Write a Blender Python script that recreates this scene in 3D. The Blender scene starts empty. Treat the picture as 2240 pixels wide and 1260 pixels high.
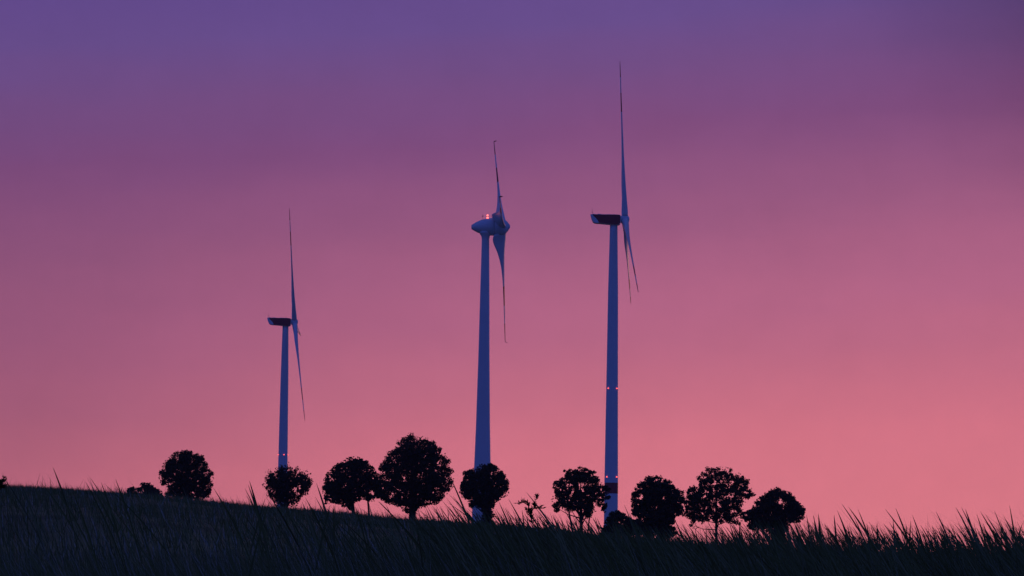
import bpy, bmesh, math, random
import numpy as np
from mathutils import Vector, Matrix
random.seed(7); RNG = np.random.default_rng(7)
scene = bpy.context.scene
C = scene.collection
R = math.radians

# ------------------------------------------------------------------ camera
F = 6222.2                       # focal length in pixels of a 2240 px wide frame (100 mm on 36 mm)
PITCH = math.atan(520 / F); ROLL = 0.0125
cam_data = bpy.data.cameras.new('camera'); cam = bpy.data.objects.new('camera', cam_data); C.objects.link(cam)
cam_data.sensor_width = 36; cam_data.lens = 100; cam_data.clip_start = 0.1; cam_data.clip_end = 60000
CM = Matrix.Rotation(math.pi/2 + PITCH, 4, 'X') @ Matrix.Rotation(ROLL, 4, 'Z')
cam.matrix_world = CM
scene.camera = cam
CM3 = CM.to_3x3()
def at(px, py, Y):
    d = CM3 @ Vector(((px-1120)/F, -(py-630)/F, -1)); return d * (Y/d.y)
CMI = CM3.transposed()
def proj(P):
    q = CMI @ Vector(P); return 1120 + F*q.x/-q.z, 630 - F*q.y/-q.z

# ------------------------------------------------------------------ colour helpers
def lin(r, g, b):
    f = lambda c: (c/255/12.92) if c/255 <= .04045 else ((c/255+.055)/1.055)**2.4
    return (f(r), f(g), f(b), 1)

# ------------------------------------------------------------------ world: dusk sky
scene.view_settings.view_transform = 'Standard'; scene.view_settings.look = 'None'
scene.view_settings.exposure = 0; scene.view_settings.gamma = 1
world = bpy.data.worlds.new('World'); scene.world = world; world.use_nodes = True
nt = world.node_tree; nt.nodes.clear(); N = nt.nodes.new; L = nt.links.new
def mth(op, a, b=None, c=None, clamp=False):
    n = N('ShaderNodeMath'); n.operation = op; n.use_clamp = clamp
    for i, v in enumerate((a, b, c)):
        if v is None: continue
        if isinstance(v, (int, float)): n.inputs[i].default_value = v
        else: L(v, n.inputs[i])
    return n.outputs[0]
def smooth(v, a, b, lo=0., hi=1.):
    n = N('ShaderNodeMapRange'); n.interpolation_type = 'SMOOTHSTEP'
    L(v, n.inputs[0]); n.inputs[1].default_value = a; n.inputs[2].default_value = b
    n.inputs[3].default_value = lo; n.inputs[4].default_value = hi; return n.outputs[0]
def ramp(v, stops):
    n = N('ShaderNodeValToRGB'); cr = n.color_ramp; L(v, n.inputs[0])
    while len(cr.elements) < len(stops): cr.elements.new(0.5)
    for e, (p, col) in zip(cr.elements, stops): e.position = p; e.color = col
    return n.outputs[0]
def mix(f, a, b, blend='MIX'):
    n = N('ShaderNodeMix'); n.data_type = 'RGBA'; n.blend_type = blend
    if isinstance(f, (int, float)): n.inputs[0].default_value = f
    else: L(f, n.inputs[0])
    for i, v in ((6, a), (7, b)):
        if isinstance(v, tuple): n.inputs[i].default_value = v
        else: L(v, n.inputs[i])
    return n.outputs[2]
tc = N('ShaderNodeTexCoord'); sp = N('ShaderNodeSeparateXYZ'); L(tc.outputs['Generated'], sp.inputs[0])
X, Y, Z = sp.outputs
az = mth('ARCTAN2', X, Y)                       # 0 straight ahead, positive to the right
el = mth('ARCSINE', Z)
# streaky thin cloud: stretched noise bends the bands of colour slightly
mp = N('ShaderNodeMapping'); L(tc.outputs['Generated'], mp.inputs[0]); mp.inputs['Scale'].default_value = (5, 5, 26); mp.inputs['Rotation'].default_value = (0, R(-6), 0)
ns = N('ShaderNodeTexNoise'); L(mp.outputs[0], ns.inputs[0]); ns.inputs['Scale'].default_value = 1.6; ns.inputs['Detail'].default_value = 5; ns.inputs['Roughness'].default_value = .55
nz = mth('SUBTRACT', ns.outputs[0], .5)
# height of the colour band: the afterglow leans to the right, where the sun has gone down
SLOPE = 0.08
t = mth('SUBTRACT', el, mth('MULTIPLY', az, SLOPE))
t = mth('ADD', t, mth('MULTIPLY', nz, .016))
tn = mth('DIVIDE', mth('ADD', t, .05), .30, clamp=True)     # t -0.05 .. 0.25
def tp(v): return (v+.05)/.30
glow = ramp(tn, [(tp(-.035), lin(249,137,142.5)), (tp(-.008), lin(240,132,142.5)), (tp(.024), lin(233,127,142.5)), (tp(.048), lin(213,118,140.5)), (tp(.0723), lin(194,109,140.7)),
                 (tp(.1045), lin(164,95,132.9)), (tp(.1366), lin(133,80,128.9)), (tp(.159), lin(118,80,136.0)), (tp(.1768), lin(108,80,143.0)), (tp(.21), lin(98,74,144.0))])
low = smooth(el, .16, .02)
side = mth('SUBTRACT', 1.0, mth('MULTIPLY', smooth(az, .02, -.22), mth('MULTIPLY_ADD', low, .27, .05)))   # the left is dimmer, most of all low down
sky = mix(1.0, glow, N('ShaderNodeCombineColor').outputs[0], 'MULTIPLY')
cc = sky.node.inputs[7].links[0].from_node
for i, k in enumerate((side, mth('POWER', side, .9), mth('POWER', side, .7))): L(k, cc.inputs[i])
# lens vignette put into the sky colour: darker up and to the right
dd = mth('ADD', mth('ADD', mth('MULTIPLY', az, .72), mth('MULTIPLY', el, .68)), mth('MULTIPLY', nz, .03))
vignette_mul = smooth(dd, .185, .315, 1.0, .40)
cb = N('ShaderNodeCombineColor'); [L(vignette_mul, cb.inputs[i]) for i in range(3)]
sky = mix(1.0, sky, cb.outputs[0], 'MULTIPLY')
n2 = N('ShaderNodeTexNoise'); L(tc.outputs['Generated'], n2.inputs[0]); n2.inputs['Scale'].default_value = 38; n2.inputs['Detail'].default_value = 8; n2.inputs['Roughness'].default_value = .72
v2 = mth('ADD', 1.0, mth('MULTIPLY', mth('SUBTRACT', n2.outputs[0], .5), .16)); c2 = N('ShaderNodeCombineColor'); [L(v2, c2.inputs[i]) for i in range(3)]
sky = mix(1.0, sky, c2.outputs[0], 'MULTIPLY')
# the rest of the sky: deep dusk blue overhead and behind
upper = smooth(el, .18, .75)
sky = mix(upper, sky, (.045, .058, .085, 1))
back = smooth(mth('ABSOLUTE', az), .45, 1.25)
sky = mix(back, sky, (.034, .062, .33, 1))
sky = mix(smooth(el, -.02, -.12), sky, (.002, .003, .006, 1))
bg = N('ShaderNodeBackground'); L(sky, bg.inputs[0]); bg.inputs[1].default_value = 1.0
out = N('ShaderNodeOutputWorld'); L(bg.outputs[0], out.inputs[0])

# last low light of the sun, just under way behind the right-hand horizon
sl = bpy.data.lights.new('sun', 'SUN'); sun = bpy.data.objects.new('sun', sl); C.objects.link(sun)
sl.energy = .07; sl.angle = R(2); sl.color = (1, .42, .25)
SAZ, SEL = R(24), R(1.5)
sd = Vector((math.sin(SAZ)*math.cos(SEL), math.cos(SAZ)*math.cos(SEL), math.sin(SEL)))
sun.rotation_euler = sd.to_track_quat('Z', 'Y').to_euler()

# ------------------------------------------------------------------ materials
def mat(name, col, rough=.6, var=.0, scale=3., col2=None, translucent=0., spec=.5, emit=None, es=0):
    m = bpy.data.materials.new(name); m.use_nodes = True; t_ = m.node_tree; b = t_.nodes['Principled BSDF']
    b.inputs['Roughness'].default_value = rough; b.inputs['Specular IOR Level'].default_value = spec
    c = (*col, 1); b.inputs['Base Color'].default_value = c
    if var or col2:
        tc_ = t_.nodes.new('ShaderNodeTexCoord'); n_ = t_.nodes.new('ShaderNodeTexNoise'); n_.inputs['Scale'].default_value = scale; n_.inputs['Detail'].default_value = 6
        r_ = t_.nodes.new('ShaderNodeValToRGB'); t_.links.new(tc_.outputs['Object'], n_.inputs[0]); t_.links.new(n_.outputs[0], r_.inputs[0])
        c2 = col2 or tuple(x*(1-var) for x in col)
        r_.color_ramp.elements[0].position = .35; r_.color_ramp.elements[1].position = .65
        r_.color_ramp.elements[0].color = (*c2, 1); r_.color_ramp.elements[1].color = c
        t_.links.new(r_.outputs[0], b.inputs['Base Color'])
    if translucent:
        tr = t_.nodes.new('ShaderNodeBsdfTranslucent'); tr.inputs[0].default_value = (*[min(1, x*1.6) for x in col], 1)
        mx = t_.nodes.new('ShaderNodeMixShader'); mx.inputs[0].default_value = translucent
        o = t_.nodes['Material Output']; t_.links.new(b.outputs[0], mx.inputs[1]); t_.links.new(tr.outputs[0], mx.inputs[2]); t_.links.new(mx.outputs[0], o.inputs[0])
    if emit: b.inputs['Emission Color'].default_value = (*emit, 1); b.inputs['Emission Strength'].default_value = es
    return m
M_white = mat('turbine_white_paint', (.72, .74, .78), .38, .05, .15)
M_red = mat('turbine_red_paint', (.30, .018, .02), .42, .15, .3)
M_grey = mat('nacelle_grey', (.40, .42, .46), .5, .1, .4)
M_metal = mat('dark_metal', (.10, .10, .11), .5)
M_lamp = mat('red_lamp_glass', (.6, .03, .03), .3, emit=(1, .10, .09), es=2.6)
M_lamp2 = mat('bright_red_lamp_glass', (.6, .03, .03), .3, emit=(1, .13, .11), es=4)
M_leafA = mat('leaf_dark_green', (.055, .060, .022), .7, .4, .9, translucent=.18, spec=.2)
M_leafB = mat('leaf_olive', (.065, .055, .026), .7, .4, .9, translucent=.22, spec=.2)
M_bark = mat('bark', (.08, .062, .048), .9, .4, 4)
M_ground = mat('meadow_soil', (.20, .20, .08), .95, scale=.35, col2=(.07, .085, .045), spec=.1)
M_grass = mat('grass_green', (.175, .19, .048), .7, .45, 1.2, spec=.25)
M_grass2 = mat('grass_blue_green', (.24, .25, .095), .7, .4, 1.2, spec=.25)
M_straw = mat('grass_straw', (.42, .42, .34), .7, .3, 2, spec=.25)

# ------------------------------------------------------------------ builders
def tag(o, label=None, cat=None, group=None, kind=None):
    for k, v in (('label', label), ('category', cat), ('group', group), ('kind', kind)):
        if v: o[k] = v
    return o
def link_mesh(name, me, parent=None):
    o = bpy.data.objects.new(name, me); C.objects.link(o)
    if parent: o.parent = parent
    return o
def pymesh(name, V, Fc, mats, mi=None, parent=None, smooth_=False):
    me = bpy.data.meshes.new(name); me.from_pydata([tuple(v) for v in V], [], Fc)
    for m in mats: me.materials.append(m)
    if mi is not None: me.polygons.foreach_set('material_index', mi)
    if smooth_: me.polygons.foreach_set('use_smooth', [True]*len(Fc))
    me.update(); return link_mesh(name, me, parent)
def npmesh(name, V, Fq, mats, mi=None, parent=None, smooth_=False):
    """V (n,3), Fq (m,k) all faces of k corners"""
    me = bpy.data.meshes.new(name); V = np.asarray(V, np.float32); Fq = np.asarray(Fq, np.int32); k = Fq.shape[1]
    me.vertices.add(len(V)); me.vertices.foreach_set('co', V.ravel())
    me.loops.add(Fq.size); me.loops.foreach_set('vertex_index', Fq.ravel())
    me.polygons.add(len(Fq)); me.polygons.foreach_set('loop_start', np.arange(0, Fq.size, k, dtype=np.int32)); me.polygons.foreach_set('loop_total', np.full(len(Fq), k, np.int32))
    for m in mats: me.materials.append(m)
    if mi is not None: me.polygons.foreach_set('material_index', np.asarray(mi, np.int32))
    if smooth_: me.polygons.foreach_set('use_smooth', np.ones(len(Fq), bool))
    me.update(calc_edges=True); me.validate(); return link_mesh(name, me, parent)
def empty(name, loc):
    o = bpy.data.objects.new(name, None); C.objects.link(o); o.location = loc; o.empty_display_size = .5; return o
def rings_to_mesh(rings, cap=True, matf=None):
    V = []; Fc = []; n = len(rings[0])
    for r in rings: V += [tuple(p) for p in r]
    mi = []
    for i in range(len(rings)-1):
        for j in range(n):
            Fc.append((i*n+j, i*n+(j+1) % n, (i+1)*n+(j+1) % n, (i+1)*n+j)); mi.append(matf(i) if matf else 0)
    if cap:
        Fc.append(tuple(range(n-1, -1, -1))); mi.append(matf(0) if matf else 0)
        Fc.append(tuple((len(rings)-1)*n+j for j in range(n))); mi.append(matf(len(rings)-2) if matf else 0)
    return V, Fc, mi
def tube_path(pts, rads, n=6):
    """rings round a polyline"""
    rings = []; prev = None
    for i, p in enumerate(pts):
        d = (Vector(pts[min(i+1, len(pts)-1)]) - Vector(pts[max(i-1, 0)])).normalized()
        ref = prev if prev else (Vector((1, 0, 0)) if abs(d.x) < .8 else Vector((0, 1, 0)))
        s = (ref - d*ref.dot(d)).normalized(); q = d.cross(s); prev = s
        rings.append([Vector(p) + (s*math.cos(a)+q*math.sin(a))*rads[i] for a in [2*math.pi*j/n for j in range(n)]])
    return rings
class Acc:
    def __init__(s): s.V = []; s.F = []; s.M = []
    def add(s, V, Fc, mi=0):
        b = len(s.V); s.V += [tuple(v) for v in V]; s.F += [tuple(b+i for i in f) for f in Fc]
        s.M += list(mi) if isinstance(mi, (list, tuple)) else [mi]*len(Fc)
    def tube(s, pts, rads, n=6, mi=0):
        V, Fc, _ = rings_to_mesh(tube_path(pts, rads, n)); s.add(V, Fc, mi)
    def box(s, c, h, mi=0):
        V = [(c[0]+a*h[0], c[1]+b*h[1], c[2]+d*h[2]) for a in (-1, 1) for b in (-1, 1) for d in (-1, 1)]
        s.add(V, [(0,1,3,2), (4,6,7,5), (0,4,5,1), (2,3,7,6), (0,2,6,4), (1,5,7,3)], mi)
    def build(s, name, mats, parent=None, sm=False): return pymesh(name, s.V, s.F, mats, s.M, parent, sm)

# ------------------------------------------------------------------ terrain
RIDGE = [(-600, 1007), (0, 1073), (250, 1085), (480, 1108), (700, 1127), (820, 1138), (1000, 1152), (1160, 1164), (1300, 1179), (1520, 1197), (1700, 1209), (1900, 1217), (2240, 1229), (2900, 1247)]
_az = []; _s = []
for px, py in RIDGE:
    P = at(px, py, 90); _az.append(math.atan2(P.x, P.y)); _s.append(P.z/P.y)
_az += [1.2, 3.2]; _s += [_s[-1]-.004, 0]; _az = [-3.2, -1.2] + _az; _s = [0, _s[0]+.01] + _s
LEFT_DIP = (-92.0, 1152.0)
def ground(x, y):
    x = np.asarray(x, float); y = np.asarray(y, float)
    r = np.hypot(x, y); a = np.arctan2(x, y); s = np.interp(a, _az, _s)
    k = (.70 + 20*s)/4900.
    near = s*r - k*(90-r)**2
    near = np.where(r < 20, -.70 - .55*(1-r/20.)**1.3, near)
    d = r - 90
    far = s*r - .0022*(np.sqrt(d*d+400)-20)
    far = np.where(r > 1500, far.clip(-60, 20) - (r-1500)*.012, far)
    z = np.where(r < 90, near, far)
    z = z - 17.5*np.exp(-((x-LEFT_DIP[0])**2+(y-LEFT_DIP[1])**2)/(2*95.**2))*(r > 90)
    z = z + .035*np.sin(x*.9+y*.31)*np.clip(r/30, 0, 1)*(r < 600) + .03*np.sin(x*.37-y*.21+1)*(r < 600)*np.clip(r/30, 0, 1)
    return z
def gz(x, y): return float(ground(x, y))
rr = np.concatenate([[0], np.geomspace(1.5, 60, 60), np.linspace(62, 130, 35), np.geomspace(135, 2500, 50)])
aa = np.concatenate([np.linspace(-.45, .45, 181), np.linspace(.45, 2*math.pi-.45, 120)[1:-1]])
RRg, AAg = np.meshgrid(rr, aa, indexing='ij'); GX = RRg*np.sin(AAg); GY = RRg*np.cos(AAg)
GV = np.stack([GX, GY, ground(GX, GY)], -1).reshape(-1, 3); na = len(aa)
I, J = np.meshgrid(np.arange(len(rr)-1), np.arange(na), indexing='ij'); J2 = (J+1) % na
GF = np.stack([I*na+J, (I+1)*na+J, (I+1)*na+J2, I*na+J2], -1).reshape(-1, 4)
gnd = npmesh('ground', GV, GF, [M_ground], smooth_=True); tag(gnd, kind='structure')

# ------------------------------------------------------------------ wind turbines
def lamp(parent, loc, r=.19, m=None):
    a = Acc(); loc = Vector(loc)
    rings = [[(loc.x+rad*math.cos(t_), loc.y+rad*math.sin(t_), loc.z+z) for t_ in [2*math.pi*j/10 for j in range(10)]]
             for z, rad in ((-r*.9, r*.6), (-r*.5, r), (r*.4, r), (r*.85, r*.6), (r, r*.15))]
    V, Fc, _ = rings_to_mesh(rings); a.add(V, Fc)
    o = a.build('warning_light', [m or M_lamp], parent, True)
    b = Acc(); b.tube([(loc.x, loc.y, loc.z-r*1.5), (loc.x, loc.y, loc.z-r*.92)], [r*.8, r*.8], 8)
    b.build('lamp_base', [M_metal], o)
    return o
def tower(root, off, zb, prof, bands=(), flare=0):
    """prof: (metres above base, radius); bands: (z0, z1) red"""
    zs = sorted(set([p[0] for p in prof] + [z for b in bands for z in b]))
    hs = [p[0] for p in prof]; rs = [p[1] for p in prof]
    zz = []
    for a, b in zip(zs, zs[1:]):
        n = max(1, int((b-a)/3)); zz += [a+(b-a)*i/n for i in range(n)]
    zz.append(zs[-1]); n = 40
    rings = [[(off[0]+np.interp(z, hs, rs)*math.cos(t_), off[1]+np.interp(z, hs, rs)*math.sin(t_), z) for t_ in [2*math.pi*j/n for j in range(n)]] for z in zz]
    def mf(i):
        m = (zz[i]+zz[i+1])/2
        return 1 if any(b[0] < m < b[1] for b in bands) else 0
    V, Fc, mi = rings_to_mesh(rings, True, mf)
    return pymesh('tower', V, Fc, [M_white, M_red], mi, root, True)
def blade(root, H, a, u, w, th, cone, Rr, secs, reds, winglet=0, r0=0.0):
    rad = ((u*math.cos(th)+w*math.sin(th))*math.cos(cone) + a*math.sin(cone)).normalized()
    tang = (-u*math.sin(th)+w*math.cos(th)); ax = (a - rad*a.dot(rad)).normalized()
    S = sorted(secs); rr_ = [s[0] for s in S]
    pos = sorted(set(list(np.linspace(S[0][0], 1, 56)) + [v for b in reds for v in b]))
    n = 18; rings = []
    for q in pos:
        c, tk, tw, le, bend = [float(np.interp(q, rr_, [s[i] for s in S])) for i in (1, 2, 3, 4, 5)]
        tw = R(tw); cd = tang*math.cos(tw) + ax*math.sin(tw); td = ax*math.cos(tw) - tang*math.sin(tw)
        rd = min(1, abs(c-tk)/max(c, 1e-3)*2)      # 0 round .. 1 aerofoil
        ring = []
        for j in range(n):
            p = 2*math.pi*j/n; x = math.cos(p); y = math.sin(p)
            yy = y*(1 - .45*rd*(1-x)/2) if x < 0 else y
            ring.append(H + rad*(Rr*q) + cd*(c*(x*.5 + (.5-le))) + td*(tk*.5*yy) + ax*bend)
        rings.append(ring)
    if winglet:
        last = rings[-1]; cen = sum(last, Vector())/n
        for k, (o1, o2, sc) in enumerate(((.25, .35, .9), (.38, .9, .75), (.40, 1.4, .35))):
            rings.append([cen + rad*o1 + ax*(winglet*o2) + (p-cen)*sc for p in last]); pos.append(1+.001*(k+1))
    def mf(i):
        m = (pos[i]+pos[i+1])/2
        return 1 if any(b[0] < m < b[1]+.01*(b[1] >= 1) for b in reds) else 0
    V, Fc, mi = rings_to_mesh(rings, True, mf)
    V = [Vector(v)-Vector(root.location) for v in V]
    return pymesh('blade', V, Fc, [M_white, M_red], mi, root, True)
def frame(yaw, tilt):
    a = Vector((math.cos(yaw)*math.cos(tilt), math.sin(yaw)*math.cos(tilt), math.sin(tilt)))
    w = a.cross(Vector((0, 0, 1))).normalized(); u = w.cross(a); return a, u, w
def axial(prof, n=36):
    """rings (axial position, radius, vertical offset, vertical squash) in a hub frame"""
    def f(H, a, u, w):
        return [[H + a*x + (u*math.cos(t_)*sq + w*math.sin(t_))*r_ + u*dz for t_ in [2*math.pi*j/n for j in range(n)]] for x, r_, dz, sq in prof]
    return f
SLIM = [(.018, 2.1, 2.1, 0, .5, 0), (.05, 2.15, 2.1, 3, .5, 0), (.10, 2.5, 1.85, 13, .55, 0), (.16, 3.1, 1.45, 19, .6, 0), (.22, 3.3, 1.12, 19, .64, 0), (.30, 3.0, .88, 16, .65, 0),
        (.42, 2.5, .66, 11, .65, 0), (.57, 1.9, .48, 8, .65, 0), (.75, 1.35, .36, 5, .65, 0), (.90, .95, .28, 4, .65, 0), (.975, .6, .2, 3, .65, 0), (1, .2, .1, 0, .65, 0)]
WIDE = [(.045, 5.6, 2.6, 44, .74, 0), (.07, 6.2, 2.5, 47, .76, 0), (.10, 6.2, 2.2, 46, .78, 0), (.14, 5.8, 1.8, 41, .78, 0), (.19, 4.9, 1.4, 34, .78, 0), (.25, 4.1, 1.05, 27, .77, 0), (.33, 3.2, .82, 20, .74, 0),
        (.45, 2.3, .62, 13, .70, 0), (.60, 1.7, .5, 8, .66, 0), (.75, 1.25, .40, 6, .65, 0), (.90, .85, .3, 4, .65, 0), (1, .55, .22, 3, .65, 0)]
def slim_turbine(H, yaw, tilt, cone, th0, Rr, label, lights_at, band):
    H = Vector(H); a, u, w = frame(yaw, tilt); an, un, wn = frame(yaw, 0)
    bx, by = (H - an*3.55).x, (H - an*3.55).y; z0 = gz(bx, by) - .4
    root = empty('wind_turbine', (bx, by, z0)); tag(root, label, 'wind turbine', 'slim wind turbines with box-shaped nacelles')
    ht = H.z - z0; top = ht - 1.9; d = lambda below: ht - below
    tw = tower(root, (0, 0), z0, [(0, 2.25), (d(83), 2.17), (d(54), 1.88), (d(23), 1.60), (d(4), 1.24), (top, 1.20)] if ht > 84 else
               [(0, 2.15), (d(54), 1.88), (d(23), 1.60), (d(4), 1.24), (top, 1.20)], [(d(87.2), d(83.8))] if band else ())
    for zb, r_, n, a0 in lights_at:
        for k in range(n):
            t_ = a0 + 2*math.pi*k/n
            lamp(tw, ((r_+.1)*math.cos(t_), (r_+.1)*math.sin(t_), d(zb)))
    # nacelle: tapered box with sloping rear, rounded edges
    def P(x, y, z): return H + an*x + wn*y + Vector((0, 0, z)) - root.location
    outline = [(-11.0, 1.42), (-10.75, .2), (-10.2, -1.0), (-9.6, -1.35), (-6, -1.62), (-2.6, -1.95), (-1.75, -1.80), (-1.35, -1.2), (-1.30, .9), (-1.6, 1.30), (-2.4, 1.40)]
    rings = []
    for yv, sc in ((-1.72, .955), (-1.68, .985), (-1.58, 1.0), (1.58, 1.0), (1.68, .985), (1.72, .955)):
        cz = -.15; cx_ = -6.1; rings.append([P(cx_+(x-cx_)*(.5+.5*sc), yv, cz+(z-cz)*sc) for x, z in outline])
    V, Fc, _ = rings_to_mesh(rings)
    bm = pymesh('nacelle', V, Fc, [M_white], None, root)
    for sgn in (-1, 1):   # red side marking
        po = [(-10.4, 1.40), (-10.0, .9), (-9.2, .1), (-8.6, -.7), (-8.3, -1.46), (-6, -1.66), (-2.7, -1.98), (-1.85, -1.80), (-1.50, -1.2), (-1.45, .92), (-1.7, 1.32), (-2.4, 1.42)]
        V = [P(x, sgn*1.724, z*.945) for x, z in po] + [P(x, sgn*1.745, z*.945) for x, z in po]; n = len(po)
        Fc = [tuple(range(n)), tuple(range(2*n-1, n-1, -1))] + [(i, (i+1) % n, n+(i+1) % n, n+i) for i in range(n)]
        pymesh('side_panel', V, Fc, [M_red], None, bm)
    for x, y, hx, hz in ((-9.9, 0, .25, .16), (-8.2, .6, .5, .12), (-5.0, 0, .8, .10), (-3.4, -.5, .3, .14)):
        c = Acc(); q = P(x, y, 1.42+hz*.5); c.box(q, (hx, .5, hz)); c.build('roof_hatch', [M_grey], bm)
    c = Acc(); q0 = P(-10.35, 0, 1.4); q1 = P(-10.45, 0, 3.6); c.tube([q0, q1], [.05, .04], 5); q2 = P(-10.45, 0, 2.6)
    c.tube([q2-wn*.5, q2+wn*.5], [.035, .035], 4); c.tube([P(-10.8, 0, 2.2), P(-10.1, 0, 2.2)], [.035, .035], 4)
    c.build('weather_mast', [M_metal], bm)
    r_ = axial([(-1.32, 1.05, 0, 1), (-1.25, 1.15, 0, 1), (-.6, 1.35, 0, 1), (.4, 1.42, 0, 1), (.95, 1.2, 0, 1), (1.3, .8, 0, 1), (1.48, .25, 0, 1)])(H-root.location, a, u, w)
    V, Fc, _ = rings_to_mesh(r_); pymesh('hub', V, Fc, [M_white], None, root, True)
    for k in range(3): blade(root, H, a, u, w, th0+k*2*math.pi/3, cone, Rr, SLIM, [(.68, .80), (.90, 1.)])
    return root
def egg_turbine(H, yaw, tilt, cone, th0, Rr, label):
    H = Vector(H); a, u, w = frame(yaw, tilt); an, un, wn = frame(yaw, .02)
    bx, by = (H - an*5.75).x, (H - an*5.75).y; z0 = gz(bx, by) - .4
    root = empty('wind_turbine', (bx, by, z0)); tag(root, label, 'wind turbine')
    ht = H.z - z0; d = lambda below: ht - below
    tower(root, (0, 0), z0, [(0, 3.55), (d(90), 3.15), (d(80), 2.78), (d(68), 2.42), (d(44), 1.92), (d(23), 1.60), (d(8), 1.34), (d(4.6), 1.30), (d(3.4), 1.45), (d(2.6), 2.0), (d(1.8), 2.4)])
    Hl = H - root.location
    r_ = axial([(-10.7, .35, -.05, .9), (-10.65, .80, -.05, .9), (-9.6, 1.45, -.05, .95), (-8.6, 1.98, -.05, .97), (-7.2, 2.45, 0, 1), (-5.6, 2.85, 0, 1), (-4.2, 3.02, 0, 1), (-3.1, 3.08, 0, 1), (-2.75, 2.95, 0, 1)])(Hl, an, un, wn)
    V, Fc, _ = rings_to_mesh(r_); nac = pymesh('nacelle', V, Fc, [M_white], None, root, True)
    r_ = axial([(-2.9, 2.5, 0, 1), (-2.55, 3.0, 0, 1), (-1.2, 3.12, 0, 1), (0, 2.98, 0, 1), (.9, 2.55, 0, 1), (1.7, 1.75, 0, 1), (2.3, .95, 0, 1), (2.6, .55, 0, 1), (2.68, .1, 0, 1)])(Hl, a, u, w)
    V, Fc, _ = rings_to_mesh(r_); pymesh('hub', V, Fc, [M_white], None, root, True)
    q = Hl - an*5.15 + Vector((0, 0, 3.15))
    lamp(nac, q, .34, M_lamp2); lamp(nac, q + Vector((0, 0, .85)), .28, M_lamp2)
    c = Acc(); q = Hl - an*6.8
    c.tube([q+Vector((0, 0, 2.4)), q+Vector((0, 0, 4.4))], [.06, .04], 5); c.tube([q+Vector((-.5, 0, 3.75)), q+Vector((.35, 0, 3.75))], [.05, .05], 4)
    c.box(q+Vector((0, 0, 3.7)), (.16, .16, .16)); c.build('weather_mast', [M_metal], nac)
    for k in range(3): blade(root, H, a, u, w, th0+k*2*math.pi/3, cone, Rr, WIDE, [(.51, .68), (.84, 1.)], winglet=.75)
    return root
slim_turbine((35.720, 901.77, 97.75), -.0193, .0708, .0294, 2.1323, 50.6,
             'tallest wind turbine, box nacelle, two rings of red lamps and dark band low on tower', [(54, 1.88, 4, R(-42)), (82, 2.16, 4, R(-42))], True)
egg_turbine((-3.567, 973.70, 102.485), .0115, .0672, -.0239, 1.4377, 41.7,
            'middle wind turbine with egg-shaped nacelle, wide blade roots and lit red lamps on top')
slim_turbine((-88.182, 1152.26, 81.404), .0561, .0920, .0331, .4749, 49.3,
             'smallest and leftmost wind turbine, box nacelle, one ring of red lamps above a small tree', [(54, 1.88, 4, R(-75))], False)

# ------------------------------------------------------------------ trees
def inpoly(px, py, poly):
    px = np.asarray(px); py = np.asarray(py); ins = np.zeros(px.shape, bool); n = len(poly); j = n-1
    for i in range(n):
        xi, yi = poly[i]; xj, yj = poly[j]
        c = ((yi > py) != (yj > py)) & (px < (xj-xi)*(py-yi)/((yj-yi) or 1e-9)+xi)
        ins ^= c; j = i
    return ins
def conv(poly, ox, oy, sc): return [(ox+x/sc, oy+y/sc) for x, y in poly]
def leaves(centers, radii, counts, size, spike=0., origin=None, elong=1.0):
    """leaf clumps: a cloud of small bent quads round each clump centre"""
    Vs = []; n_tot = 0
    C_ = np.repeat(centers, counts, 0); Rd = np.repeat(radii, counts); n = len(C_)
    d = RNG.normal(size=(n, 3)); d /= np.linalg.norm(d, axis=1)[:, None]
    rad = Rd*RNG.uniform(0, 1, n)**.45
    P = C_ + d*rad[:, None]*np.array([1, 1, .8])
    if spike and origin is not None:
        o = C_ - origin; o /= np.linalg.norm(o, axis=1)[:, None]+1e-6
        P = P*(1) + o*(RNG.uniform(-.2, 1, n)**3*spike)[:, None]
    sz = size*RNG.uniform(.55, 1.35, n)
    t1 = RNG.normal(size=(n, 3)); t1 /= np.linalg.norm(t1, axis=1)[:, None]
    t2 = np.cross(t1, RNG.normal(size=(n, 3))); t2 /= np.linalg.norm(t2, axis=1)[:, None]
    nn = np.cross(t1, t2)
    L_ = (sz*elong)[:, None]; W_ = (sz*.42)[:, None]
    q = np.stack([P - t1*L_*.5, P + t2*W_ + nn*W_*.25, P + t1*L_*.5, P - t2*W_ + nn*W_*.25], 1).reshape(-1, 3)
    return q
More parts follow.
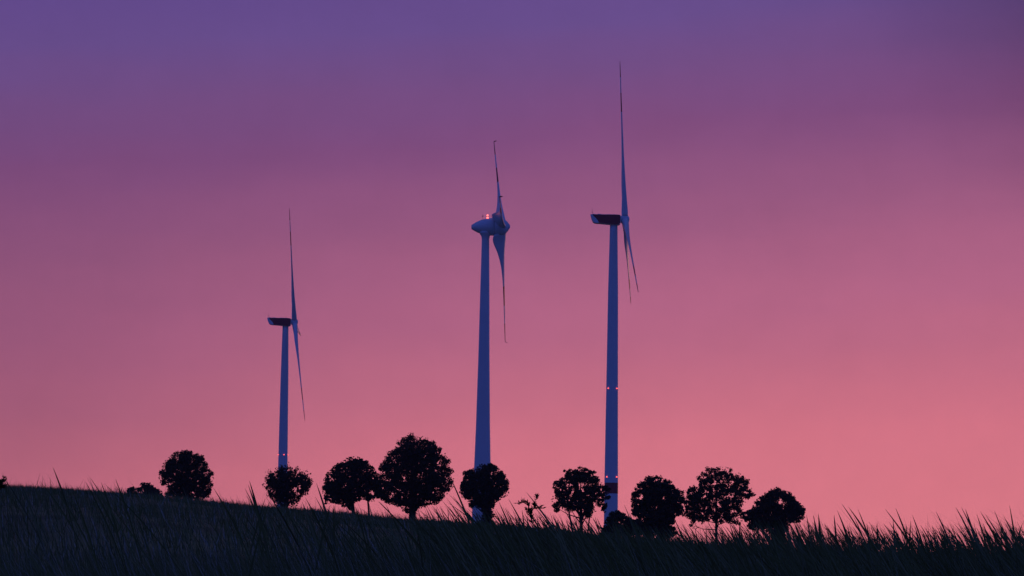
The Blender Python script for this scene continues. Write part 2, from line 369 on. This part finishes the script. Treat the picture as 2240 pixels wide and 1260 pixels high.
def tree(name, poly, Y, trunk_px, label, cat='tree', group=None, clump=.42, ncl=230, per=70, size=.24, spike=0., gap=0., depth=.85, trunk_r=.22, stems=None, leafy_trunk=0, limbs=16, fill=1.):
    xs = [p[0] for p in poly]; ys = [p[1] for p in poly]; mpp = Y/F
    cx_, cy_ = (min(xs)+max(xs))/2, (min(ys)+max(ys))/2
    c3 = at(cx_, cy_, Y); rx = (max(xs)-min(xs))/2*mpp; rz = (max(ys)-min(ys))/2*mpp; ry = rx*depth
    base = at(trunk_px, cy_, Y); zb = gz(base.x, Y) - .05
    root = empty(name, (base.x, Y, zb)); tag(root, label, cat, group); B = Vector(root.location)
    # clump centres inside the crown: outline shrinks away from the mid-depth plane
    pts = []; tries = 0; cr = clump/mpp
    seed_holes = [(random.uniform(min(xs), max(xs)), random.uniform(min(ys), max(ys)), random.uniform(.6, 1.25)*cr) for _ in range(int(gap*14))]
    while len(pts) < ncl and tries < 60000:
        tries += 1
        v = random.uniform(-1, 1); s = (1-v*v)**.3*.98+.02
        px = random.uniform(min(xs), max(xs)); py = random.uniform(min(ys), max(ys))
        qx = cx_+(px-cx_)*1/s; qy = cy_+(py-cy_)/s
        # keep clump inside the outline by its own radius
        e = .28*cr
        if not all(inpoly([qx+e*dx_, qx-e*dx_], [qy+e*dy_, qy-e*dy_], poly).all() for dx_, dy_ in ((1, 0), (0, 1), (.7, .7), (.7, -.7))):
            continue
        if any((px-hx)**2+(py-hy)**2 < hr*hr for hx, hy, hr in seed_holes): continue
        # prefer the outer shell a little
        rel = math.sqrt(((px-cx_)/(max(xs)-min(xs))*2)**2+((py-cy_)/(max(ys)-min(ys))*2)**2+v*v)
        if random.random() > .35+.65*min(1, rel): continue
        P = at(px, py, Y); P.y = Y + v*ry
        pts.append(P)
    pts_np = np.array([p[:] for p in pts])
    radii = clump*RNG.uniform(.55, 1.2, len(pts)); cnt = (per*(radii/clump)**2).astype(int)+4
    V = leaves(pts_np, radii, cnt, size, spike, np.array(at(trunk_px, max(ys), Y)[:]))
    nfill = int(fill*rx*rz*210); fp = []
    while len(fp) < nfill:
        v = random.uniform(-1, 1); s_ = (1-v*v)**.3*.98+.02; ux = random.uniform(-1, 1); uz = random.uniform(-1, 1)
        if ux*ux*.6+uz*uz*.6+v*v*.6 < .18: continue
        qx = cx_+ux*(max(xs)-min(xs))/2; qy = cy_+uz*(max(ys)-min(ys))/2
        if not inpoly([qx], [qy], poly)[0]: continue
        px = cx_+(qx-cx_)*s_; py = cy_+(qy-cy_)*s_
        if any((px-hx)**2+(py-hy)**2 < (hr*.8)**2 for hx, hy, hr in seed_holes): continue
        P = at(px, py, Y); P.y = Y+v*ry; fp.append(P[:])
    V = np.concatenate([V, leaves(np.array(fp), np.full(len(fp), .09), np.full(len(fp), 4), size*.9)])
    if leafy_trunk:
        n = leafy_trunk; hh = RNG.uniform(0, 1, n); w0 = RNG.normal(size=(n, 3))*np.array([.38, .38, .1])
        tops = np.array(at(trunk_px, max(ys), Y)[:]); bb = np.array([B.x, B.y, B.z])
        cc_ = bb + (tops-bb)*hh[:, None]*1.1 + w0
        V = np.concatenate([V, leaves(cc_, np.full(n, .25), np.full(n, 9), size*.9)])
    # random twigs reaching past the outline
    V = V - np.array(B[:])
    nf = len(V)//4; Fq = np.arange(nf*4).reshape(-1, 4)
    crown = npmesh('crown', V, Fq, [M_leafA, M_leafB], RNG.integers(0, 2, nf), root)
    # trunk and limbs
    T = Acc(); Z = Vector
    crown_mid = at(trunk_px*.5+cx_*.5, cy_, Y) - B
    stem_list = stems or [(trunk_px, trunk_px, trunk_r)]
    for spx, tpx, sr in stem_list:
        b0 = at(spx, cy_, Y) - B; b0.z = 0; b0.y = random.uniform(-.2, .2) if len(stem_list) > 1 else 0
        tpt = at(tpx, cy_, Y) - B
        path = [b0, b0.lerp(tpt, .25)+Z((random.uniform(-.08, .08), .05, 0)), b0.lerp(tpt, .55), tpt, tpt + Z((0, 0, rz*.6))]
        T.tube([b0-Z((0, 0, .3))]+path, [sr*1.5, sr*1.25, sr, sr*.85, sr*.55, sr*.12], 9)
    order = sorted(pts, key=lambda p: p.z); pick = [order[int(i*len(order)/limbs)] for i in range(limbs)]
    for p in pick:
        e = p - B; f = random.uniform(.30, .75); s0 = Z((0, 0, 0)).lerp(crown_mid, f); s0 = Z((crown_mid.x*f, crown_mid.y*f, min(s0.z, e.z*.85)))
        m_ = s0.lerp(e, .5) + Z((0, 0, -.06*(e-s0).length))
        T.tube([s0, m_, e], [trunk_r*.42, trunk_r*.22, .02], 5)
    T.build('trunk', [M_bark], root, True)
    return root

G = 'round-crowned trees in a row along the hill'
P1 = conv([(1450,330),(1480,270),(1510,210),(1570,150),(1640,108),(1740,103),(1850,145),(1900,210),(1930,280),(1970,320),(1960,400),(1940,450),(1930,540),(1820,580),(1700,585),(1620,560),(1510,520),(1550,465),(1530,430),(1470,415)], 0, 960, 4.2)
P3 = conv([(395,440),(430,385),(500,350),(560,325),(640,330),(700,370),(760,410),(800,470),(770,550),(700,590),(660,660),(560,680),(500,670),(440,590),(400,520)], 480, 940, 3.938)
P4 = conv([(895,450),(920,380),(1000,300),(1100,232),(1190,230),(1280,270),(1340,340),(1370,400),(1420,520),(1400,590),(1300,625),(1230,600),(1170,630),(1150,690),(1090,690),(1010,640),(900,640),(890,540)], 480, 940, 3.938)
P5 = conv([(30,350),(80,270),(160,180),(230,105),(330,80),(400,95),(500,150),(570,240),(615,300),(640,400),(655,520),(590,600),(530,665),(440,670),(390,710),(330,740),(265,740),(200,680),(130,665),(60,640),(0,600),(15,450)], 820, 930, 3.818)
P6 = conv([(700,520),(740,450),(735,405),(820,360),(900,322),(980,320),(1060,370),(1100,430),(1128,500),(1120,575),(1060,620),(1005,660),(990,760),(930,760),(890,700),(800,700),(760,620),(705,590)], 820, 930, 3.818)
P7 = conv([(115,370),(130,335),(190,310),(240,275),(235,215),(290,200),(350,215),(400,172),(490,178),(520,222),(575,230),(590,310),(640,350),(680,400),(695,500),(660,550),(650,650),(580,600),(540,650),(500,710),(440,690),(400,650),(350,620),(290,640),(230,600),(160,635),(115,570),(120,470),(150,430)], 1180, 980, 4.5)
P8 = conv([(90,520),(105,410),(180,335),(270,280),(360,265),(450,320),(500,350),(560,410),(615,430),(615,540),(600,650),(530,690),(520,760),(545,880),(400,900),(200,900),(150,720),(95,670)], 1360, 980, 4.5)
P9 = conv([(620,430),(700,385),(745,290),(815,205),(930,182),(1060,190),(1145,235),(1225,295),(1265,400),(1295,465),(1225,530),(1195,600),(1220,700),(1170,760),(1080,745),(1010,745),(930,750),(860,715),(790,745),(740,820),(680,790),(640,660),(570,670),(590,560),(600,480)], 1360, 980, 4.5)
P10 = conv([(1270,600),(1335,490),(1410,440),(1480,398),(1560,390),(1650,435),(1730,500),(1795,580),(1805,680),(1740,740),(1660,740),(1620,840),(1600,960),(1480,960),(1450,830),(1370,810),(1250,800),(1200,700),(1200,635)], 1360, 980, 4.5)
tree('tree', P1, 352, 408, 'dense round dark tree standing alone at far left on the hill crest', group=G, clump=.36, ncl=420, size=.19, gap=.15)
tree('tree', P3, 352, 628, 'small spiky-edged tree in front of the leftmost turbine tower', group=G, clump=.30, ncl=230, per=45, size=.20, spike=.7, gap=.3, trunk_r=.2)
tree('tree', P4, 348, 765, 'smooth domed tree touching the left side of the largest tree', group=G, clump=.36, ncl=420, size=.19, gap=.15, stems=[(775, 768, .24), (812, 800, .13)])
tree('tree', P5, 342, 902, 'largest tree, broad and rounded, between the left and middle turbines', group=G, clump=.38, ncl=620, size=.19, spike=.35, gap=.35, trunk_r=.42)
tree('tree', P6, 336, 1066, 'compact round tree in front of the middle turbine tower', group=G, clump=.34, ncl=360, size=.19, gap=.12, trunk_r=.3, leafy_trunk=260)
tree('tree', P7, 336, 1272, 'uneven gappy tree beside the left edge of the tallest turbine tower', group=G, clump=.34, ncl=300, size=.19, gap=.6, fill=.6, stems=[(1274, 1270, .2), (1256, 1238, .12), (1284, 1296, .09)])
tree('tree', P8, 330, 1445, 'dense bushy tree leafy to the ground right of the tallest turbine', group=G, clump=.36, ncl=560, size=.19, spike=.2, gap=.2, trunk_r=.3)
tree('tree', P9, 336, 1567, 'open-crowned tree with a bare thin trunk, second from right', group=G, clump=.33, ncl=430, per=55, size=.19, spike=.25, gap=.7, trunk_r=.17, fill=.45)
tree('tree', P10, 328, 1702, 'low domed tree at the right end of the row, thick leafy trunk', group=G, clump=.38, ncl=420, size=.19, gap=.5, trunk_r=.33, leafy_trunk=420)
B1 = conv([(1155,530),(1180,450),(1215,430),(1255,455),(1268,530)], 0, 960, 4.2)
B2 = conv([(1240,535),(1262,465),(1300,400),(1375,402),(1415,450),(1490,485),(1500,540)], 0, 960, 4.2)
B3 = conv([(615,800),(650,705),(700,640),(770,618),(850,650),(910,700),(1000,720),(1010,870),(620,870)], 1180, 980, 4.5)
tree('bush', B1, 430, 290, 'tiny pointed bush peeping over the hill crest', 'bush', 'bushes behind the hill crest', .25, 26, 40, .24, trunk_r=.08, limbs=4)
tree('bush', B2, 430, 324, 'low layered bush over the hill crest left of the lone tree', 'bush', 'bushes behind the hill crest', .32, 44, 45, .26, spike=.3, gap=.2, trunk_r=.1, limbs=6)
tree('bush', B3, 318, 1350, 'rounded dark bush at the foot of the tallest turbine tower', 'bush', None, .36, 190, 60, .2, trunk_r=.12, limbs=6)

# ------------------------------------------------------------------ grass
def blades_mesh(name, base, tip, width, curve, segs, mats, mi, turn=1.2, bend=1., pw=2.2, head=1.):   # head < 1: a thin stem that carries a thicker seed head
    """ribbons from base to tip, bowing sideways; folded slightly so that they have body"""
    n = len(base); base = np.asarray(base, float); tip = np.asarray(tip, float); width = np.asarray(width, float)
    ts = np.linspace(0, 1, segs+1); ts = ts if bend < 2 else 1-(1-ts)**1.8
    L_ = np.linalg.norm(tip-base, axis=1)
    bow = np.asarray(curve, float)[:, None]*L_[:, None]        # displacement direction: up and right of the chord
    dirx = np.zeros((n, 3)); dirx[:, 0] = 1; dirx[:, 2] = .25
    phi = RNG.uniform(-turn, turn, n); wd = np.stack([np.cos(phi), np.sin(phi), np.zeros(n)], 1)
    fold = np.stack([-np.sin(phi), np.cos(phi), np.zeros(n)], 1)
    V = np.zeros((n, segs+1, 3, 3))
    for i, q in enumerate(ts):
        c = base + (tip-base)*np.array([q**bend, q, q]) + dirx*bow*(4*q*(1-q))*(.5+.5*q)
        w = width*(1-q**pw*.93)*.5*(head + (1-head)*min(1, max(0, (q-.72)/.2)))
        V[:, i, 0] = c - wd*w[:, None]; V[:, i, 1] = c + fold*(w*.5)[:, None]; V[:, i, 2] = c + wd*w[:, None]
    V = V.reshape(-1, 3); idx = np.arange(n)[:, None]*(segs+1)*3
    Fq = []
    for i in range(segs):
        for s in (0, 1):
            Fq.append(np.stack([idx[:, 0]+i*3+s, idx[:, 0]+i*3+s+1, idx[:, 0]+(i+1)*3+s+1, idx[:, 0]+(i+1)*3+s], 1))
    Fq = np.stack(Fq, 1).reshape(-1, 4); m = np.repeat(np.asarray(mi), segs*2)
    return npmesh(name, V, Fq, mats, m, smooth_=True)

# --- hill field: short fuzzy growth, thickest near the crest so the skyline frays
n = 120000
r = np.concatenate([RNG.uniform(20, 84, 40000), RNG.uniform(80, 104, n-40000)])
a = RNG.uniform(-.30, .30, n); x = r*np.sin(a); y = r*np.cos(a); z = ground(x, y)
h = RNG.uniform(.06, .17, n)*(1+.9*(RNG.random(n) < .03))*np.where(r > 80, 1., 1.7)
base = np.stack([x, y, z-.02], 1); lean = RNG.normal(-.25, .3, n)*h
tip = np.stack([x+lean, y+RNG.normal(0, .2, n)*h, z+h], 1)
fld = blades_mesh('hill_grass', base, tip, RNG.uniform(.008, .018, n), RNG.normal(0.05, .06, n), 2, [M_grass, M_grass2, M_straw], RNG.choice(3, n, p=[.45, .48, .07]))
tag(fld, 'short fuzzy grass covering the hill up to its crest', 'grass', kind='stuff')

# --- tall meadow grass close to the camera
MX = [-200, 0, 300, 600, 900, 1100, 1300, 1500, 1700, 1800, 1950, 2100, 2240, 2500]
MY = [1215, 1214, 1216, 1214, 1204, 1192, 1196, 1192, 1176, 1174, 1184, 1186, 1176, 1170]     # where the mass of tips lies
SG = [20, 20, 20, 22, 24, 28, 28, 30, 30, 34, 38, 40, 40, 40]
n = 40000
px = RNG.uniform(-560, 2800, n); Yd = RNG.uniform(7.0, 21, n)
tipy = np.interp(px, MX, MY) + np.interp(px, MX, SG)*.55*RNG.normal(size=n) + (14-Yd)*4 + RNG.uniform(0, 75, n)
clus = np.sin(px*.021+Yd*1.7)+np.sin(px*.047-Yd*2.3+1)*.7+np.sin(px*.011+Yd*.8); tipy -= clus*11
bx, tpv = [], []
for i in range(n):
    P = at(px[i], tipy[i], Yd[i]); tpv.append(P[:])
tpv = np.array(tpv)
hh = tpv[:, 2]-ground(tpv[:, 0], tpv[:, 1]); hh = np.clip(hh, .05, 3)
ln = RNG.normal(.34, .22, n)*hh*.8
bs = np.stack([tpv[:, 0]+ln, tpv[:, 1]+RNG.normal(0, .12, n)*hh, np.zeros(n)], 1); bs[:, 2] = ground(bs[:, 0], bs[:, 1])-.02
mw = blades_mesh('meadow_grass', bs, tpv, RNG.uniform(.0025, .0075, n), RNG.normal(.07, .05, n), 6, [M_grass, M_grass2, M_straw], RNG.choice(3, n, p=[.62, .34, .04]), bend=1.7, pw=3)
tag(mw, 'mass of tall dark grass blades close to the camera, leaning left', 'grass', kind='stuff')

# --- the longer stalks that stand out against the sky
def z_(l, ox, oy, s): return [(ox+a/s, oy+b/s, ox+c/s, oy+d/s) for a, b, c, d in l]
ST = z_([(485,258,570,475),(370,392,430,470),(180,398,200,445),(22,340,85,435),(785,395,835,490),(825,350,915,490),(930,400,962,498),(955,408,1065,515),(1062,372,1112,510),(1960,450,2035,575),(490,440,510,470),(850,450,875,495),(660,458,668,480)], 0, 960, 4.2)
ST += z_([(258,440,320,650),(248,475,290,600),(220,505,285,640),(235,570,275,635),(835,460,910,690),(825,578,885,690),(740,585,795,690),(395,590,365,655),(430,620,395,650),(430,565,485,655),(710,615,735,680),(1370,615,1490,740),(1430,640,1480,740),(1170,660,1185,710),(0,575,20,640),(985,650,985,720),(955,650,945,690),(1220,680,1265,715),(1290,640,1305,715)], 480, 940, 3.938)
ST += z_([(620,415,790,800),(615,575,735,700),(600,610,720,780),(650,590,800,790),(560,630,680,770),(1115,615,1235,830),(1265,560,1500,860),(1035,640,1110,810),(1085,690,1150,820),(1230,710,1245,830),(1485,750,1530,860),(440,680,490,780),(490,680,560,790),(30,640,140,750),(1340,690,1450,830),(1340,740,1440,850),(1250,745,1330,840),(1525,790,1545,870),(1560,800,1575,870),(1600,790,1620,870),(230,700,290,760),(190,735,240,765),(1050,740,1075,815),(1170,770,1185,830),(680,650,770,760),(600,640,790,770)], 820, 930, 3.818)
ST += z_([(835,558,885,685),(880,630,905,690),(240,600,350,790),(130,660,180,790),(525,700,600,790),(565,685,600,770),(265,710,290,800),(500,740,530,820),(330,670,380,800),(175,710,190,800),(70,680,75,780),(490,720,480,810)], 1180, 980, 4.5)
ST += z_([(520,700,600,880),(590,745,660,880),(650,760,740,890),(780,780,860,890),(1020,770,1130,910),(1090,750,1170,900),(960,800,990,900),(980,780,1000,905),(1160,750,1160,900),(1230,830,1210,900),(1280,780,1310,930),(1620,850,1660,960),(1650,740,1720,860),(1700,750,1770,900),(1820,665,1850,850),(1885,665,1950,960),(1935,645,1970,940),(1880,760,1980,960),(1400,840,1420,940),(1340,840,1360,930),(630,840,635,890)], 1360, 980, 4.5)
ST += z_([(452,185,620,440),(410,255,500,480),(378,295,400,520),(520,220,700,470),(612,242,720,520),(225,285,245,580),(178,300,215,560),(108,300,130,430),(720,365,850,560),(880,240,1050,470),(980,228,1075,460),(1145,298,1260,600),(1130,355,1120,530),(1378,265,1530,600),(1570,220,1720,500),(1625,220,1790,560),(1665,240,1790,600),(1810,262,1950,490),(1860,290,2000,520),(1950,258,2020,440),(2040,305,2120,470),(2098,205,2145,490),(2225,375,2180,520),(1265,420,1400,600),(1420,400,1480,560),(280,390,410,580),(400,370,510,560),(440,320,520,560),(860,380,960,500),(920,370,1000,500),(1355,430,1400,580),(1395,425,1450,580),(1775,285,1840,480),(1555,385,1690,540),(700,380,720,520),(800,370,800,560),(1085,390,1090,520),(570,310,640,470),(1175,420,1200,560),(2000,345,2060,500),(2190,420,2200,560),(955,330,970,520),(1240,445,1290,620),(1840,380,1900,560)], 1740, 1060, 4.48)
bs, tpv, wv, cv = [], [], [], []
def stalk(tx, ty, qx, qy, Yd, wpx):
    T_ = at(tx, ty, Yd); Q = at(qx, qy, Yd); d = Q - T_
    g0 = gz(Q.x, Yd); k = (T_.z-g0)/(T_.z-Q.z); dx_ = max(-.12*(T_.z-g0), min(.6*(T_.z-g0), d.x*k/2.4))
    bs.append((T_.x+dx_, Yd+random.uniform(-.1, .1), g0-.02)); tpv.append(T_[:]); wv.append(wpx*Yd/F); cv.append(.5*abs(d.x)/max(.05, (T_.z-g0))*.22+.03*random.random())
for s in ST: stalk(*s, random.uniform(8.5, 12.5), random.uniform(4.8, 7.0))
for i in range(3200):      # more of the kind between them, thickest on the right
    qx = random.choice((random.triangular(900, 2400, 2200), random.triangular(900, 2400, 1900), random.uniform(900, 2300), random.uniform(-50, 2300)))
    if qx < 480 and random.random() < .92: continue
    if qx < 900 and random.random() < .75: continue
    amp = np.interp(qx, [0, 480, 800, 1000, 1160, 1500, 1760, 1900, 2240], [12, 14, 30, 46, 50, 46, 62, 60, 62]); gy = np.interp(qx, [0, 480, 800, 1160, 1520, 1720, 1900, 2240], [1085, 1118, 1135, 1165, 1200, 1195, 1215, 1205])
    up = amp*(random.random()**1.6)*1.1; ty = gy - up
    tx = qx - (up+15)*random.gauss(.55, .24)
    stalk(tx, ty, qx, gy+10, random.uniform(7.5, 14), random.uniform(2.2, 4.8))
m = len(bs)
sk = blades_mesh('grass_stalks', bs, tpv, np.array(wv), np.array(cv)*0, 16, [M_grass, M_grass2], RNG.choice(2, m, p=[.7, .3]), turn=.6, bend=2.6, pw=16, head=.34)
tag(sk, 'long curved grass stalks rising above the meadow against the pink sky', 'grass', kind='stuff')

# --- pale dry stems scattered in the dark meadow
n = 420; px = RNG.uniform(-50, 2290, n); Yd = RNG.uniform(6.5, 11, n); ty = RNG.uniform(1120, 1235, n)
ty = np.maximum(ty, np.interp(px, [0, 800, 1160, 1520, 2240], [1095, 1150, 1185, 1205, 1215]))
tpv = np.array([at(px[i], ty[i], Yd[i])[:] for i in range(n)]); hh = tpv[:, 2]-ground(tpv[:, 0], tpv[:, 1])
bs = np.stack([tpv[:, 0]+RNG.normal(.30, .15, n)*hh, tpv[:, 1], np.zeros(n)], 1); bs[:, 2] = ground(bs[:, 0], bs[:, 1])
ds = blades_mesh('dry_stems', bs, tpv, RNG.uniform(.0014, .0030, n), RNG.normal(.03, .02, n), 8, [M_straw], np.zeros(n, int))
tag(ds, 'thin pale dry stems scattered through the dark meadow grass', 'grass', kind='stuff')

# ------------------------------------------------------------------ leafy weeds
def weed(stem_px, leafpts, Yd, label, origin, leaf_len=.022, nl=9):
    ox, oy, sc = origin; cv_ = lambda p: at(ox+p[0]/sc, oy+p[1]/sc, Yd)
    b = cv_(stem_px[0][0]); b.z = gz(b.x, Yd)-.02; b.x += .05
    root = empty('weed_plant', b); tag(root, label, 'weed'); T = Acc(); Lf = Acc()
    for k, path in enumerate(stem_px):
        pts = [cv_(p)-b for p in path]
        if k == 0: pts = [Vector((0, 0, 0)), (pts[0])*.55 + Vector((.01, 0, 0))] + pts
        m_ = len(pts); T.tube(pts, [.0020*(1-.7*i/(m_-1)) for i in range(m_)], 5)
        for i in range(len(pts)-1 if k else 0, len(pts)) if False else range(max(0, m_-len(path)), m_-1):
            for j in range(nl):
                p0 = pts[i].lerp(pts[i+1], random.random()); d = (pts[i+1]-pts[i]).normalized()
                s = Vector((random.uniform(-1, 1), random.uniform(-1, 1), random.uniform(-.3, .9))); s = (s.normalized()+d*.5).normalized()
                l = leaf_len*random.uniform(.6, 1.2); wv_ = s.cross(Vector((random.gauss(0, 1), random.gauss(0, 1), random.gauss(0, 1)))).normalized()*l*.17
                Lf.add([p0, p0+s*l*.45+wv_, p0+s*l, p0+s*l*.45-wv_], [(0, 1, 2, 3)])
    Lf.build('leaves', [M_leafA], root); T.build('stem', [M_grass], root)
weed([[(1320,830),(1305,780),(1310,720),(1330,670),(1352,580)], [(1308,740),(1285,690),(1272,650)], [(1275,665),(1240,640),(1185,655)], [(1325,700),(1370,680),(1400,695)], [(1300,770),(1280,720),(1270,700)]],
     None, 10.5, 'feathery leafy weed rising between the middle and tallest turbines', (820, 930, 3.818), .019, 15)
weed([[(60,440),(48,400),(35,365),(30,345)], [(45,395),(30,385),(18,375)]], None, 12, 'small leafy weed tip at the far left edge of the picture', (0, 960, 4.2), .016, 7)
weed([[(-20,460),(-5,420),(5,400)], [(-5,425),(12,412)], [(-8, 425), (4, 430), (18, 432)], [(-10,440),(8,445),(22,450)]], None, 12, 'leafy weed cut off by the left edge above the hill line', (0, 960, 4.2), .022, 12)

# ------------------------------------------------------------------ haze
hz = Acc(); hz.box((0, 0, 30), (2560, 2560, 140)); hz = hz.build('haze', []); tag(hz, kind='stuff')
hm = bpy.data.materials.new('evening_air'); hm.use_nodes = True; hm.node_tree.nodes.clear()
pv = hm.node_tree.nodes.new('ShaderNodeVolumePrincipled'); ho = hm.node_tree.nodes.new('ShaderNodeOutputMaterial'); hm.node_tree.links.new(pv.outputs[0], ho.inputs['Volume'])
pv.inputs['Color'].default_value = (.75, .72, .8, 1); pv.inputs['Density'].default_value = .0001; pv.inputs['Anisotropy'].default_value = .2
hz.data.materials.append(hm)
scene.render.resolution_x = 1024; scene.render.resolution_y = 576
scene.cycles.max_bounces = 6
